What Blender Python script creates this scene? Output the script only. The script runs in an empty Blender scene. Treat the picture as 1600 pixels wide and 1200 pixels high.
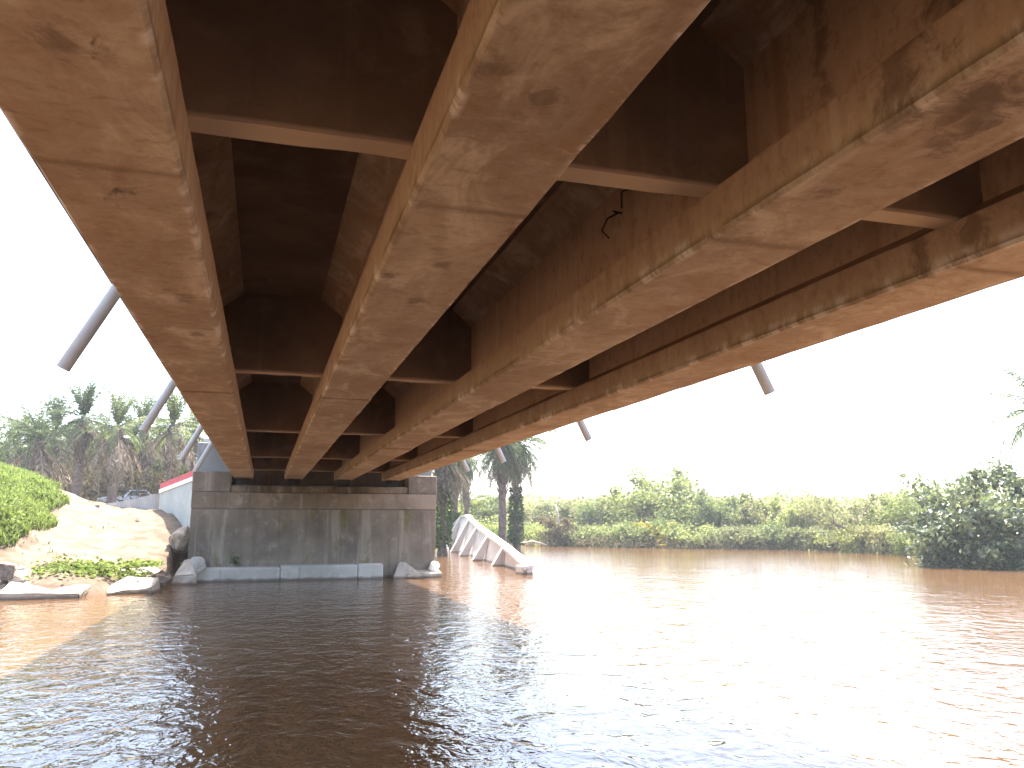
import bpy, math, random
import numpy as np

random.seed(7)
RNG = np.random.default_rng(7)
C = bpy.context.scene.collection
SC = bpy.context.scene
R = math.radians
WATER = -2.03
SOFFIT = 1.75

# ------------------------------------------------------------------ helpers
class MB:
    """collects geometry; build() links it as ONE mesh object"""
    def __init__(self):
        self.v = []; self.f = []; self.m = []; self.n = 0
    def add(self, verts, faces, mat=0):
        verts = np.asarray(verts, float)
        self.v.append(verts)
        for f in faces:
            self.f.append(tuple(int(i) + self.n for i in f)); self.m.append(mat)
        self.n += len(verts)
    def add_np(self, verts, faces):
        self.v.append(np.asarray(verts, float))
        self.f.extend(map(tuple, (np.asarray(faces) + self.n).tolist()))
        self.m.extend([0] * len(faces)); self.n += len(verts)
    def box(self, x0, x1, y0, y1, z0, z1, mat=0):
        v = [(x0,y0,z0),(x1,y0,z0),(x1,y1,z0),(x0,y1,z0),(x0,y0,z1),(x1,y0,z1),(x1,y1,z1),(x0,y1,z1)]
        self.add(v, [(0,3,2,1),(4,5,6,7),(0,1,5,4),(1,2,6,5),(2,3,7,6),(3,0,4,7)], mat)
    def hexa(self, bottom, top, mat=0):
        self.add(list(bottom) + list(top), [(3,2,1,0),(4,5,6,7),(0,1,5,4),(1,2,6,5),(2,3,7,6),(3,0,4,7)], mat)
    def tube(self, pts, radii, seg=8, mat=0, cap=True):
        pts = np.asarray(pts, float); n = len(pts)
        rings = []
        for i in range(n):
            t = pts[min(i+1, n-1)] - pts[max(i-1, 0)]
            t /= (np.linalg.norm(t) + 1e-9)
            a = np.cross(t, (0.13, 0.99, 0.05) if abs(t[1]) < .9 else (1, 0, 0)); a /= np.linalg.norm(a)
            b = np.cross(t, a)
            for k in range(seg):
                w = 2 * math.pi * k / seg
                rings.append(pts[i] + radii[i] * (math.cos(w) * a + math.sin(w) * b))
        f = []
        for i in range(n - 1):
            for k in range(seg):
                k2 = (k + 1) % seg
                f.append((i*seg+k, i*seg+k2, (i+1)*seg+k2, (i+1)*seg+k))
        if cap:
            f.append(tuple(range(seg))[::-1]); f.append(tuple((n-1)*seg + k for k in range(seg)))
        self.add(rings, f, mat)
    def build(self, name, mat, parent=None, smooth=False, loc=None):
        me = bpy.data.meshes.new(name)
        v = np.concatenate(self.v) if self.v else np.zeros((0, 3))
        me.from_pydata(v.tolist(), [], self.f)
        mats = mat if isinstance(mat, (list, tuple)) else [mat]
        for m in mats: me.materials.append(m)
        if len(mats) > 1: me.polygons.foreach_set('material_index', self.m)
        if smooth: me.polygons.foreach_set('use_smooth', [True] * len(me.polygons))
        me.validate(); me.update()
        o = bpy.data.objects.new(name, me); C.objects.link(o)
        if parent: o.parent = parent
        if loc: o.location = loc
        return o

def tag(o, label=None, cat=None, group=None, kind=None):
    if label: o['label'] = label
    if cat: o['category'] = cat
    if group: o['group'] = group
    if kind: o['kind'] = kind
    return o

def empty(name, loc=(0, 0, 0), rz=0, sc=1):
    o = bpy.data.objects.new(name, None); C.objects.link(o)
    o.location = loc; o.rotation_euler = (0, 0, rz); o.scale = (sc, sc, sc)
    o.empty_display_size = .2
    return o

def share(name, src, parent):
    """a copy of a part, sharing its mesh data"""
    o = src.copy(); C.objects.link(o); o.parent = parent; o.name = name
    return o

def bevel(o, w=.02, seg=1):
    m = o.modifiers.new('bevel', 'BEVEL'); m.width = w; m.segments = seg; m.limit_method = 'ANGLE'; m.angle_limit = R(40)
    return o

# camera numbers (used to work out where far things stand from the photo)
F, CX, CY = 1250., 800., 600.
PITCH = math.atan(220 / F); YAW = R(17.0)
FW = np.array([math.sin(YAW)*math.cos(PITCH), math.cos(YAW)*math.cos(PITCH), math.sin(PITCH)])
RT = np.array([math.cos(YAW), -math.sin(YAW), 0.]); UP = np.cross(RT, FW)
def ray(px, py): return FW*F + RT*(px-CX) - UP*(py-CY)
def aty(px, py, y): r = ray(px, py); return r * y / r[1]
def atz(px, py, z): r = ray(px, py); return r * z / r[2]
def atdepth(px, py, d): r = ray(px, py); h = math.hypot(r[0], r[1]); return r * d / h

# ------------------------------------------------------------------ materials
def mat(name):
    m = bpy.data.materials.new(name); m.use_nodes = True
    nt = m.node_tree; nt.nodes.clear()
    return m, nt
class NT:
    def __init__(self, nt): self.nt = nt
    def n(self, t, **kw):
        nd = self.nt.nodes.new(t)
        for k, v in kw.items(): setattr(nd, k, v)
        return nd
    def l(self, a, b): self.nt.links.new(a, b)
    def setin(self, sock, v):
        if hasattr(v, 'is_output') or isinstance(v, bpy.types.NodeSocket): self.l(v, sock)
        else: sock.default_value = v
    def coord(self, scale=(1, 1, 1), rnd=True, kind='Object', loc=(0, 0, 0)):
        tc = self.n('ShaderNodeTexCoord'); mp = self.n('ShaderNodeMapping')
        mp.inputs['Scale'].default_value = scale; mp.inputs['Location'].default_value = loc
        if rnd:
            oi = self.n('ShaderNodeObjectInfo'); mu = self.n('ShaderNodeVectorMath', operation='SCALE')
            mu.inputs[0].default_value = (37., 53., 29.); self.l(oi.outputs['Random'], mu.inputs['Scale'])
            ad = self.n('ShaderNodeVectorMath', operation='ADD')
            self.l(tc.outputs[kind], ad.inputs[0]); self.l(mu.outputs[0], ad.inputs[1])
            self.l(ad.outputs[0], mp.inputs['Vector'])
        else: self.l(tc.outputs[kind], mp.inputs['Vector'])
        return mp.outputs[0]
    def noise(self, vec, scale, detail=4, rough=.55, dist=0):
        nd = self.n('ShaderNodeTexNoise'); nd.inputs['Scale'].default_value = scale
        nd.inputs['Detail'].default_value = detail; nd.inputs['Roughness'].default_value = rough
        nd.inputs['Distortion'].default_value = dist
        self.l(vec, nd.inputs['Vector']); return nd.outputs[0]
    def ramp(self, fac, lo, hi, a=0., b=1.):
        nd = self.n('ShaderNodeMapRange'); nd.interpolation_type = 'SMOOTHSTEP'
        self.l(fac, nd.inputs['Value'])
        for k, v in (('From Min', lo), ('From Max', hi), ('To Min', a), ('To Max', b)): nd.inputs[k].default_value = v
        return nd.outputs[0]
    def math(self, op, a, b=None, c=None):
        nd = self.n('ShaderNodeMath', operation=op)
        for i, v in enumerate((a, b, c)):
            if v is not None: self.setin(nd.inputs[i], v)
        return nd.outputs[0]
    def mix(self, fac, a, b, blend='MIX'):
        nd = self.n('ShaderNodeMix', data_type='RGBA', blend_type=blend)
        self.setin(nd.inputs[0], fac)
        self.setin(nd.inputs[6], a if not isinstance(a, tuple) else (*a[:3], 1))
        self.setin(nd.inputs[7], b if not isinstance(b, tuple) else (*b[:3], 1))
        return nd.outputs[2]
    def sep(self, vec):
        nd = self.n('ShaderNodeSeparateXYZ'); self.l(vec, nd.inputs[0]); return nd.outputs
    def bump(self, h, strength, dist, normal=None):
        nd = self.n('ShaderNodeBump'); nd.inputs['Strength'].default_value = strength
        nd.inputs['Distance'].default_value = dist; self.l(h, nd.inputs['Height'])
        if normal: self.l(normal, nd.inputs['Normal'])
        return nd.outputs[0]
    def out(self, sh, where='Surface'):
        o = self.n('ShaderNodeOutputMaterial'); self.l(sh, o.inputs[where])
    def princ(self, col, rough=.85, spec=.3, normal=None, **kw):
        p = self.n('ShaderNodeBsdfPrincipled')
        self.setin(p.inputs['Base Color'], col if not isinstance(col, tuple) else (*col[:3], 1))
        self.setin(p.inputs['Roughness'], rough); p.inputs['Specular IOR Level'].default_value = spec
        if normal: self.l(normal, p.inputs['Normal'])
        for k, v in kw.items(): self.setin(p.inputs[k], v)
        return p.outputs[0]

def concrete(name, base, dark, pale, streak=.5, streak_col=(.16, .07, .03), rough=.9, blotch=.5, patchy=1.0, moss=None, foot=None):
    bounce_col = (.52, .40, .28)
    m, nt = mat(name); N = NT(nt)
    v = N.coord()
    big = N.noise(v, .55, 5, .6); mid = N.noise(v, 2.3, 6, .62, .4); fine = N.noise(v, 26, 4, .6)
    col = N.mix(N.ramp(big, .36, .66), dark, base)
    col = N.mix(N.math('MULTIPLY', N.ramp(mid, .5, .76), .6 * patchy), col, pale)
    # water-run streaks down the upright faces
    vs = N.coord((5.0, 5.0, .22)); st = N.noise(vs, 1.0, 4, .55)
    geo = N.n('ShaderNodeNewGeometry'); nz = N.math('ABSOLUTE', N.sep(geo.outputs['Normal'])[2])
    up = N.ramp(nz, .3, .7, 1, 0)
    col = N.mix(N.math('MULTIPLY', N.math('MULTIPLY', N.ramp(st, .56, .74), up), streak), col, streak_col)
    col = N.mix(N.math('MULTIPLY', N.math('MULTIPLY', N.ramp(st, .42, .28), up), streak * .6), col, pale)
    # scattered dark mould blotches
    bl = N.math('MULTIPLY', N.ramp(N.noise(v, 1.7, 7, .68, .8), .62, .72), N.ramp(big, .42, .6))
    col = N.mix(N.math('MULTIPLY', bl, blotch), col, (.045, .03, .02))
    if moss:
        eff = N.noise(N.coord((1.3, 1.3, .14)), 1.0, 5, .6, .5)
        col = N.mix(N.math('MULTIPLY', N.math('MULTIPLY', N.ramp(eff, .52, .68), up), .6), col, pale)
        col = N.mix(N.math('MULTIPLY', N.math('MULTIPLY', N.ramp(eff, .46, .30), up), .4), col, dark)
        col = N.mix(N.math('MULTIPLY', N.ramp(N.noise(N.coord((1, 1, .6)), 1.3, 6, .65), .55, .68), .7), col, moss)
    col = N.mix(N.math('MULTIPLY', N.ramp(fine, .5, .8), .22), col, (.06, .045, .035))
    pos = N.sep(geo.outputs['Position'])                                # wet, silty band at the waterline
    wl = N.math('ADD', pos[2], N.math('MULTIPLY', N.math('SUBTRACT', mid, .5), .16))
    col = N.mix(N.ramp(wl, WATER+.03, WATER+.13, .8, 0), col, (.10, .07, .045))
    if foot:                                                            # light bounced up onto the underside, painted as a pale lower edge
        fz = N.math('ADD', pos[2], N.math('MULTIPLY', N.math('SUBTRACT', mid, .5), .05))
        col = N.mix(N.ramp(fz, foot, foot+.03, .8, 0), col, bounce_col)
    h = N.math('ADD', N.math('MULTIPLY', mid, .8), N.math('MULTIPLY', fine, .25))
    N.out(N.princ(col, rough, .25, N.bump(h, .35, .02)))
    return m

def girder_concrete(name, spots=()):
    """tan, weathered precast concrete: board marks across, mould stains, chipped pale lower edges"""
    m, nt = mat(name); N = NT(nt)
    v = N.coord(); loc = N.sep(N.coord(rnd=False))
    geo = N.n('ShaderNodeNewGeometry'); nz = N.math('ABSOLUTE', N.sep(geo.outputs['Normal'])[2])
    up = N.ramp(nz, .3, .7, 1, 0)
    big = N.noise(v, .45, 5, .6); mid = N.noise(v, 1.9, 7, .65, .6); fine = N.noise(v, 30, 4, .6)
    brush = N.noise(N.coord((2.0, 1.0, 2)), 1.1, 8, .68, .8)           # smears across the soffit
    col = N.mix(N.ramp(big, .33, .68), (.305, .216, .14), (.44, .335, .232))
    col = N.mix(N.math('MULTIPLY', N.ramp(brush, .48, .68), N.ramp(up, 0, 1, .75, .22)), col, (.58, .48, .35))
    col = N.mix(N.math('MULTIPLY', N.ramp(brush, .5, .3), N.ramp(up, 0, 1, .5, .2)), col, (.27, .145, .07))
    col = N.mix(N.math('MULTIPLY', N.math('MULTIPLY', N.ramp(loc[2], .28, .33, 1, 0), up), .6), col, (.44, .32, .19))  # side light on the upright bulb faces, put into the colour as paler ochre
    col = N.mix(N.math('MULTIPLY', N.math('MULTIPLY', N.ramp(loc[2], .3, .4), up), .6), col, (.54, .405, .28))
    sp = N.noise(N.coord((1.0, 1.6, 1)), 7.0, 6, .72, .4)                # fine mottling of the old formwork face
    col = N.mix(N.math('MULTIPLY', N.ramp(sp, .5, .66), .38), col, (.20, .115, .06))
    col = N.mix(N.math('MULTIPLY', N.ramp(sp, .46, .32), .35), col, (.56, .43, .31))
    # rusty streaks down the webs
    st = N.noise(N.coord((1, 4.2, .16)), 1.0, 3, .5)
    col = N.mix(N.math('MULTIPLY', N.math('MULTIPLY', N.ramp(st, .56, .74), up), .45), col, (.25, .135, .07))
    col = N.mix(N.math('MULTIPLY', N.math('MULTIPLY', N.ramp(st, .40, .30), up), .4), col, (.55, .45, .33))
    # casting joints across the soffit, stained dark along one side
    for dy in (4.18, 11.35, 18.65, 25.95):
        dd = N.math('ABSOLUTE', N.math('SUBTRACT', loc[1], dy)); wv = N.math('MULTIPLY', N.math('SUBTRACT', N.noise(N.coord((2, 1, 1)), 4.0, 4, .6), .5), .05)
        j = N.ramp(N.math('ADD', dd, wv), .0, .075, 1, 0)
        col = N.mix(N.math('MULTIPLY', N.math('MULTIPLY', j, .45), N.ramp(up, 0, 1, 1, .3)), col, (.12, .07, .035))
    # mould
    bl = N.math('MULTIPLY', N.ramp(N.noise(N.coord((1, .8, 1)), 2.1, 8, .7, 1.0), .61, .70), N.ramp(N.noise(v, .28, 3, .5), .52, .66))
    col = N.mix(N.math('MULTIPLY', bl, .8), col, (.075, .05, .035))
    for (sx, sy, rad) in spots:                                        # mould patches seen on this girder's soffit
        d = N.math('SQRT', N.math('ADD', N.math('POWER', N.math('SUBTRACT', loc[0], sx), 2.), N.math('POWER', N.math('MULTIPLY', N.math('SUBTRACT', loc[1], sy), .8), 2.)))
        k = N.ramp(N.math('ADD', d, N.math('MULTIPLY', N.math('SUBTRACT', N.noise(N.coord(), 5.5, 7, .7, .6), .5), rad*3.4)), rad*.2, rad*.95, 1, 0)
        col = N.mix(N.math('MULTIPLY', k, .62), col, (.13, .085, .055))
    # chipped, limed lower arrises (local x = +-0.35, z = 0)
    ex = N.math('ABSOLUTE', N.math('SUBTRACT', N.math('ABSOLUTE', loc[0]), .35))
    edge = N.math('MULTIPLY', N.ramp(ex, .015, .06, 1, 0), N.ramp(loc[2], .03, .14, 1, 0))
    en = N.noise(N.coord((.6, 1.5, .6)), 1.6, 6, .7)
    col = N.mix(N.math('MULTIPLY', N.math('MULTIPLY', edge, N.ramp(en, .51, .62)), .8), col, (.72, .63, .54))
    col = N.mix(N.math('MULTIPLY', N.math('MULTIPLY', edge, N.ramp(en, .44, .34)), .5), col, (.12, .07, .035))
    col = N.mix(N.math('MULTIPLY', N.ramp(fine, .52, .8), .22), col, (.10, .06, .035))
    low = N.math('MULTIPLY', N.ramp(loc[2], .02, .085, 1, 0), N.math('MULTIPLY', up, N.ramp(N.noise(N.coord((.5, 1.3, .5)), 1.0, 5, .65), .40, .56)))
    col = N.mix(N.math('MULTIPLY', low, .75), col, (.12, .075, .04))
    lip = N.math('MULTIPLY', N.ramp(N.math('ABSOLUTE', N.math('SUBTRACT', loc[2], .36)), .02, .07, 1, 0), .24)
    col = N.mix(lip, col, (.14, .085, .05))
    h = N.math('ADD', N.math('ADD', N.math('MULTIPLY', mid, .9), N.math('MULTIPLY', fine, .3)), N.math('MULTIPLY', brush, .3))
    N.out(N.princ(col, .88, .22, N.bump(h, .25, .018)))
    return m

def leafmat(name, c1, c2, c3, trans=.35, rough=.5, spec=.3):
    spec *= .55; rough = min(.8, rough + .12); trans = min(.55, trans + .12)
    m, nt = mat(name); N = NT(nt)
    g = N.n('ShaderNodeNewGeometry'); rp = N.n('ShaderNodeValToRGB')
    e = rp.color_ramp.elements
    e[0].position = 0; e[0].color = (*c1, 1); e[1].position = 1; e[1].color = (*c3, 1)
    k = e.new(.55); k.color = (*c2, 1)
    N.l(g.outputs['Random Per Island'], rp.inputs[0])
    oi = N.n('ShaderNodeObjectInfo')
    hs = N.n('ShaderNodeHueSaturation'); N.l(rp.outputs[0], hs.inputs['Color'])
    N.l(N.ramp(oi.outputs['Random'], 0, 1, .75, 1.3), hs.inputs['Value'])
    N.l(N.ramp(oi.outputs['Random'], 1, 0, .485, .515), hs.inputs['Hue'])
    p = N.princ(hs.outputs[0], rough, spec)
    t = N.n('ShaderNodeBsdfTranslucent'); N.l(hs.outputs[0], t.inputs[0])
    mx = N.n('ShaderNodeMixShader'); mx.inputs[0].default_value = trans
    N.l(p, mx.inputs[1]); N.l(t.outputs[0], mx.inputs[2]); N.out(mx.outputs[0])
    return m

def plain(name, col, rough=.8, spec=.3, var=.25, scale=3., bumpd=.01, **kw):
    m, nt = mat(name); N = NT(nt); v = N.coord()
    n1 = N.noise(v, scale, 6, .6)
    c = N.mix(N.ramp(n1, .3, .7), tuple(x * (1 - var) for x in col), tuple(min(1, x * (1 + var)) for x in col))
    N.out(N.princ(c, rough, spec, N.bump(N.noise(v, scale * 5, 4), .4, bumpd), **kw))
    return m

M = {}
M['deck'] = concrete('deck_concrete', (.22, .155, .11), (.14, .095, .065), (.28, .21, .155), .3)
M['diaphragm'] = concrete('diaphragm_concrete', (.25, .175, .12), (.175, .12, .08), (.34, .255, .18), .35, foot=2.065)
M['painted_shade'] = concrete('painted_shade_concrete', (.09, .07, .055), (.05, .04, .03), (.14, .11, .09), .5)  # deep shade of the gap behind the girder ends, painted into the wall colour
M['abutment'] = concrete('abutment_concrete', (.235, .19, .142), (.15, .122, .093), (.36, .305, .24), .55, (.08, .062, .048), blotch=.55, moss=(.13, .12, .03))
M['cap'] = concrete('cap_concrete', (.32, .25, .18), (.19, .145, .10), (.42, .37, .31), .6, (.13, .085, .045), blotch=.7)
M['shelf'] = concrete('mossy_shelf_concrete', (.24, .18, .12), (.08, .06, .035), (.36, .31, .25), .7, (.05, .035, .02), blotch=.9, moss=(.07, .07, .012))
M['ledge'] = concrete('apron_concrete', (.50, .46, .40), (.38, .34, .29), (.62, .58, .52), .3, blotch=.2)
M['pale_concrete'] = concrete('pale_concrete', (.40, .345, .28), (.29, .24, .185), (.52, .465, .395), .25, blotch=.15)
M['wing'] = concrete('wing_concrete', (.46, .47, .42), (.40, .41, .37), (.55, .55, .50), .25, (.25, .24, .18), blotch=.08)
M['wing_grey'] = concrete('grey_wall_concrete', (.33, .33, .31), (.26, .26, .25), (.42, .42, .4), .25, blotch=.1)
M['wreck'] = concrete('wreck_concrete', (.60, .52, .44), (.52, .44, .37), (.68, .61, .54), .35, (.22, .15, .1), blotch=.15)
M['red'] = plain('red_paint', (.50, .02, .035), .5, .4, .2)
M['white'] = plain('white_paint', (.78, .77, .74), .6, .4, .08)
M['pvc'] = plain('grey_pipe_plastic', (.50, .55, .60), .42, .45, .12, 1.5, .002)
M['rubber'] = plain('bearing_rubber', (.03, .03, .03), .7)
M['rock'] = plain('rock', (.32, .265, .205), .9, .2, .35, 2.2, .03)
M['rock_dark'] = plain('dark_rock', (.17, .13, .10), .9, .2, .4, 2.2, .03)
M['bark'] = plain('bark', (.13, .095, .07), .95, .1, .4, 4, .03)
M['palm_bark'] = plain('palm_bark', (.15, .11, .09), .95, .1, .4, 5, .04)
M['carpaint'] = plain('pale_car_paint', (.50, .56, .66), .25, .6, .03, 1, .0)
M['glass'] = plain('car_glass', (.02, .025, .03), .06, .8, .1, 1, .0)
M['tyre'] = plain('tyre', (.02, .02, .02), .8)
M['frond'] = leafmat('palm_leaf', (.045, .07, .025), (.08, .11, .035), (.14, .165, .06), .3, .45, .4)
M['dead'] = leafmat('dead_palm_leaf', (.11, .085, .06), (.185, .15, .105), (.29, .24, .18), .2, .7, .15)
M['broad'] = leafmat('broad_leaf', (.10, .135, .03), (.17, .205, .055), (.26, .28, .10), .35, .4, .4)
M['glossy'] = leafmat('glossy_mangrove_leaf', (.045, .065, .028), (.08, .11, .045), (.22, .25, .11), .2, .2, 1.3)
M['olive'] = leafmat('olive_leaf', (.12, .135, .045), (.185, .195, .07), (.27, .26, .12), .35, .45, .35)
M['brownleaf'] = leafmat('dry_leaf', (.09, .065, .035), (.15, .11, .06), (.2, .16, .09), .25, .7, .15)
M['yellow'] = leafmat('yellow_leaf', (.16, .16, .02), (.26, .23, .03), (.34, .28, .05), .4, .5, .3)
M['grass'] = leafmat('grass_blade', (.065, .10, .02), (.105, .15, .03), (.16, .205, .06), .4, .5, .3)
M['vine'] = leafmat('climbing_leaf', (.025, .055, .012), (.045, .085, .018), (.08, .12, .03), .25, .45, .35)

def ground_mat():
    m, nt = mat('ground_soil'); N = NT(nt)
    v = N.coord(rnd=False); p = N.sep(v)
    big = N.noise(v, .25, 5, .6); mid = N.noise(v, 1.4, 7, .65, .5); fine = N.noise(v, 14, 5, .65)
    sand = N.mix(N.ramp(mid, .35, .65), (.095, .067, .045), (.165, .125, .09))
    sand = N.mix(N.math('MULTIPLY', N.ramp(fine, .55, .75), .5), sand, (.06, .04, .025))
    soil = N.mix(N.ramp(mid, .35, .65), (.14, .09, .05), (.23, .15, .085))
    green = N.mix(N.ramp(mid, .4, .6), (.05, .07, .02), (.10, .12, .035))
    # the trodden sandy track on the left bank, wild soil and weeds elsewhere
    wob = N.math('MULTIPLY', N.math('SUBTRACT', big, .5), 9)
    yy = N.math('ADD', p[1], wob); xx = N.math('ADD', p[0], N.math('MULTIPLY', wob, .35))
    trk = N.math('MULTIPLY', N.ramp(yy, 42.5, 48, 1, 0), N.ramp(xx, -14, -10.5, 0, 1))
    trk = N.math('MULTIPLY', trk, N.ramp(xx, 6, 8, 1, 0))
    wild = N.mix(N.ramp(big, .42, .58), soil, green)
    col = N.mix(trk, wild, sand)
    wet = N.ramp(p[2], WATER - .1, WATER + .28, 1, 0)
    col = N.mix(N.math('MULTIPLY', wet, .7), col, (.10, .06, .035))
    h = N.math('ADD', N.math('MULTIPLY', mid, 1.), N.math('MULTIPLY', fine, .3))
    N.out(N.princ(col, .95, .15, N.bump(h, .6, .08)))
    return m
M['ground'] = ground_mat()

def water_mat():
    m, nt = mat('muddy_water'); N = NT(nt)
    n1 = N.noise(N.coord((1.0, .75, 1), rnd=False), 2.3, 3.2, .5, .7)
    n2 = N.noise(N.coord((1.25, .8, 1), rnd=False, loc=(11, 4, 0)), 6.0, 2.5, .5, .6)
    n3 = N.noise(N.coord((.8, .6, 1), rnd=False, loc=(3, 17, 0)), .55, 2, .5)
    h = N.math('ADD', N.math('ADD', N.math('MULTIPLY', n1, .040), N.math('MULTIPLY', n2, .013)), N.math('MULTIPLY', n3, .032))
    col = N.mix(N.ramp(N.noise(N.coord(rnd=False), .12, 3), .35, .65), (.088, .045, .019), (.112, .060, .027))
    nrm = N.bump(h, 1.0, 1.0)
    N.out(N.princ(col, .045, .5, nrm, IOR=1.333))
    return m
M['water'] = water_mat()

# ------------------------------------------------------------------ world, sun, camera
SUN = np.array([.19, .34, 1.]); SUN /= np.linalg.norm(SUN)
ELEV = math.asin(SUN[2]); AZ = math.atan2(SUN[0], SUN[1])       # from +y towards +x
w = bpy.data.worlds.new('World'); SC.world = w; w.use_nodes = True
wt = w.node_tree; wt.nodes.clear()
sky = wt.nodes.new('ShaderNodeTexSky'); sky.sky_type = 'NISHITA'; sky.sun_disc = False
sky.sun_elevation = ELEV; sky.sun_rotation = AZ; sky.air_density = 1.0; sky.dust_density = 3.5; sky.ozone_density = 1.0
bg = wt.nodes.new('ShaderNodeBackground'); bg.inputs['Strength'].default_value = .15
wo = wt.nodes.new('ShaderNodeOutputWorld')
wt.links.new(sky.outputs[0], bg.inputs[0]); wt.links.new(bg.outputs[0], wo.inputs[0])

sl = bpy.data.lights.new('sun', 'SUN'); sl.energy = 4.0; sl.angle = R(.53); sl.color = (1, .95, .87)
so = bpy.data.objects.new('sun', sl); C.objects.link(so)
so.rotation_euler = (math.atan2(math.hypot(SUN[0], SUN[1]), SUN[2]), 0, math.atan2(SUN[0], -SUN[1]))
so.location = (20, 20, 60)

cam = bpy.data.cameras.new('camera'); co = bpy.data.objects.new('camera', cam); C.objects.link(co)
cam.sensor_width = 36; cam.lens = 36 * F / 1600; cam.clip_start = .05; cam.clip_end = 5000
co.location = (0, 0, 0); co.rotation_euler = (math.pi/2 + PITCH, 0, -YAW)
SC.camera = co
SC.view_settings.view_transform = 'Standard'; SC.view_settings.look = 'None'
SC.view_settings.exposure = 2.7; SC.view_settings.gamma = 1

# ------------------------------------------------------------------ ground and water
SHORE_A = [(-30,-900),(-30,-40),(-28,0),(-14,21),(-9.5,25),(-7,26.0),(-5.6,25.4),(-4.6,26.0),(-3.6,27.6),(-3.0,29.8),(-2.4,31.8),(7,32.4),
           (7.6,37),(8.6,46),(10.5,57),(14,65),(20,73.5),(27,77.8),(33,75.5),(38,72),(43,70.5),(47,68.8),(51,62.5),(54,56),(70,50),(110,48),(900,50),(900,900),(-900,900),(-900,-900)]
SHORE_B = [(32.6,34.6),(33.0,32.6),(34.3,30.4),(37,27.6),(42,24),(60,15),(900,-100),(900,30),(100,36),(50,39),(38,37)]
SHORE_L = [(-30,-900),(-30,-40),(-28,0),(-14,21),(-9.5,25),(-7,26.0),(-5.6,25.4),(-4.6,26.0),(-3.6,27.6),(-2.6,29.6),(1,30.5),(9,31),(900,31),(900,900),(-900,900),(-900,-900)]
def sdist(px, py, poly):
    P = np.asarray(poly, float); n = len(P)
    d = np.full(px.shape, 1e9); ins = np.zeros(px.shape, bool)
    for i in range(n):
        a = P[i]; b = P[(i+1) % n]; e = b - a
        t = np.clip(((px-a[0])*e[0] + (py-a[1])*e[1]) / (e@e), 0, 1)
        d = np.minimum(d, np.hypot(px-a[0]-t*e[0], py-a[1]-t*e[1]))
        c = ((a[1] > py) != (b[1] > py))
        with np.errstate(divide='ignore', invalid='ignore'):
            xi = (b[0]-a[0])*(py-a[1])/(b[1]-a[1]+1e-12) + a[0]
        ins ^= c & (px < xi)
    return np.where(ins, d, -d)
_ph = RNG.uniform(0, 6.28, 40); _dr = RNG.uniform(0, 6.28, 40)
def wob(x, y, f, k0, n=6):
    s = 0
    for i in range(n):
        a = _dr[k0+i]; s = s + np.sin((x*math.cos(a) + y*math.sin(a)) * f * (1 + .37*i) + _ph[k0+i]) / (1 + .4*i)
    return s / 3
def sstep(x, a, b):
    t = np.clip((x-a)/(b-a), 0, 1); return t*t*(3-2*t)
def height(x, y):
    x = np.asarray(x, float); y = np.asarray(y, float)
    da = sdist(x, y, SHORE_A) + .35*wob(x, y, 1.3, 0); db = sdist(x, y, SHORE_B) + .3*wob(x, y, 1.3, 6)
    dl = (sdist(x, y, SHORE_L) + .35*wob(x, y, 1.3, 0))*(1 + .75*sstep(x, -7.5, -3.2))
    left = np.interp(dl, [-12, -6, -1, 0, .5, 2, 6, 11, 15, 22, 60, 900], [-5, -4, -2.7, -2.06, -1.75, -1.38, -.55, .22, .62, .7, .8, 1.5])
    right = np.interp(da, [-12, -6, -1, 0, .8, 4, 20, 60, 900], [-5, -4, -2.7, -2.06, -1.7, -1.45, -1.1, -.6, 1.5])
    t = sstep(x, -1, 7); za = left*(1-t) + right*t
    zb = np.interp(db, [-12, -6, -1, 0, .8, 4, 40, 900], [-5, -4, -2.7, -2.06, -1.75, -1.5, -1.0, 1.0])
    z = np.maximum(za, zb)
    z = z - 5*sstep(x, -3.15, -2.35)*sstep(-y, -33.3, -32.3)*sstep(-x, -9, -7.5)
    mound = 2.15/(1+np.exp((x+8.15+.3*wob(x, y, 1.1, 12))/.9)) * sstep(y, 26.6, 30.2) * (1-.7*sstep(y, 36, 48)) * (1-.5*sstep(-x, 14, 30))
    z = z + mound
    land = sstep(np.maximum(da, db), .3, 2.5)
    z = z + land*(.12*wob(x, y, .9, 18) + .05*wob(x, y, 3.1, 24)) + .16*wob(x, y, 1.9, 10)*np.clip(mound, 0, 1)
    return z
def gz(x, y): return float(height(np.array([x]), np.array([y]))[0])

def axis(segs):
    out = []
    for a, b, s in segs: out += list(np.arange(a, b - 1e-6, s))
    return np.array(out + [segs[-1][1]])
xs = axis([(-900,-200,70),(-200,-50,10),(-50,-18,2),(-18,10,.4),(10,60,1.4),(60,120,4),(120,900,60)])
ys = axis([(-900,-100,80),(-100,10,10),(10,23,1.2),(23,50,.4),(50,84,1.2),(84,160,5),(160,900,60)])
gx, gy = np.meshgrid(xs, ys, indexing='ij'); gzz = height(gx.ravel(), gy.ravel())
nx, ny = len(xs), len(ys)
ii, jj = np.meshgrid(np.arange(nx-1), np.arange(ny-1), indexing='ij'); b0 = (ii*ny + jj).ravel()
mb = MB(); mb.add_np(np.column_stack([gx.ravel(), gy.ravel(), gzz]), np.column_stack([b0, b0+ny, b0+ny+1, b0+1]))
tag(mb.build('ground', M['ground'], smooth=True), kind='structure')
mb = MB(); mb.add([(-900,-900,WATER),(900,-900,WATER),(900,300,WATER),(-900,300,WATER)], [(0,1,2,3)])
tag(mb.build('water', M['water']), kind='structure')

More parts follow.
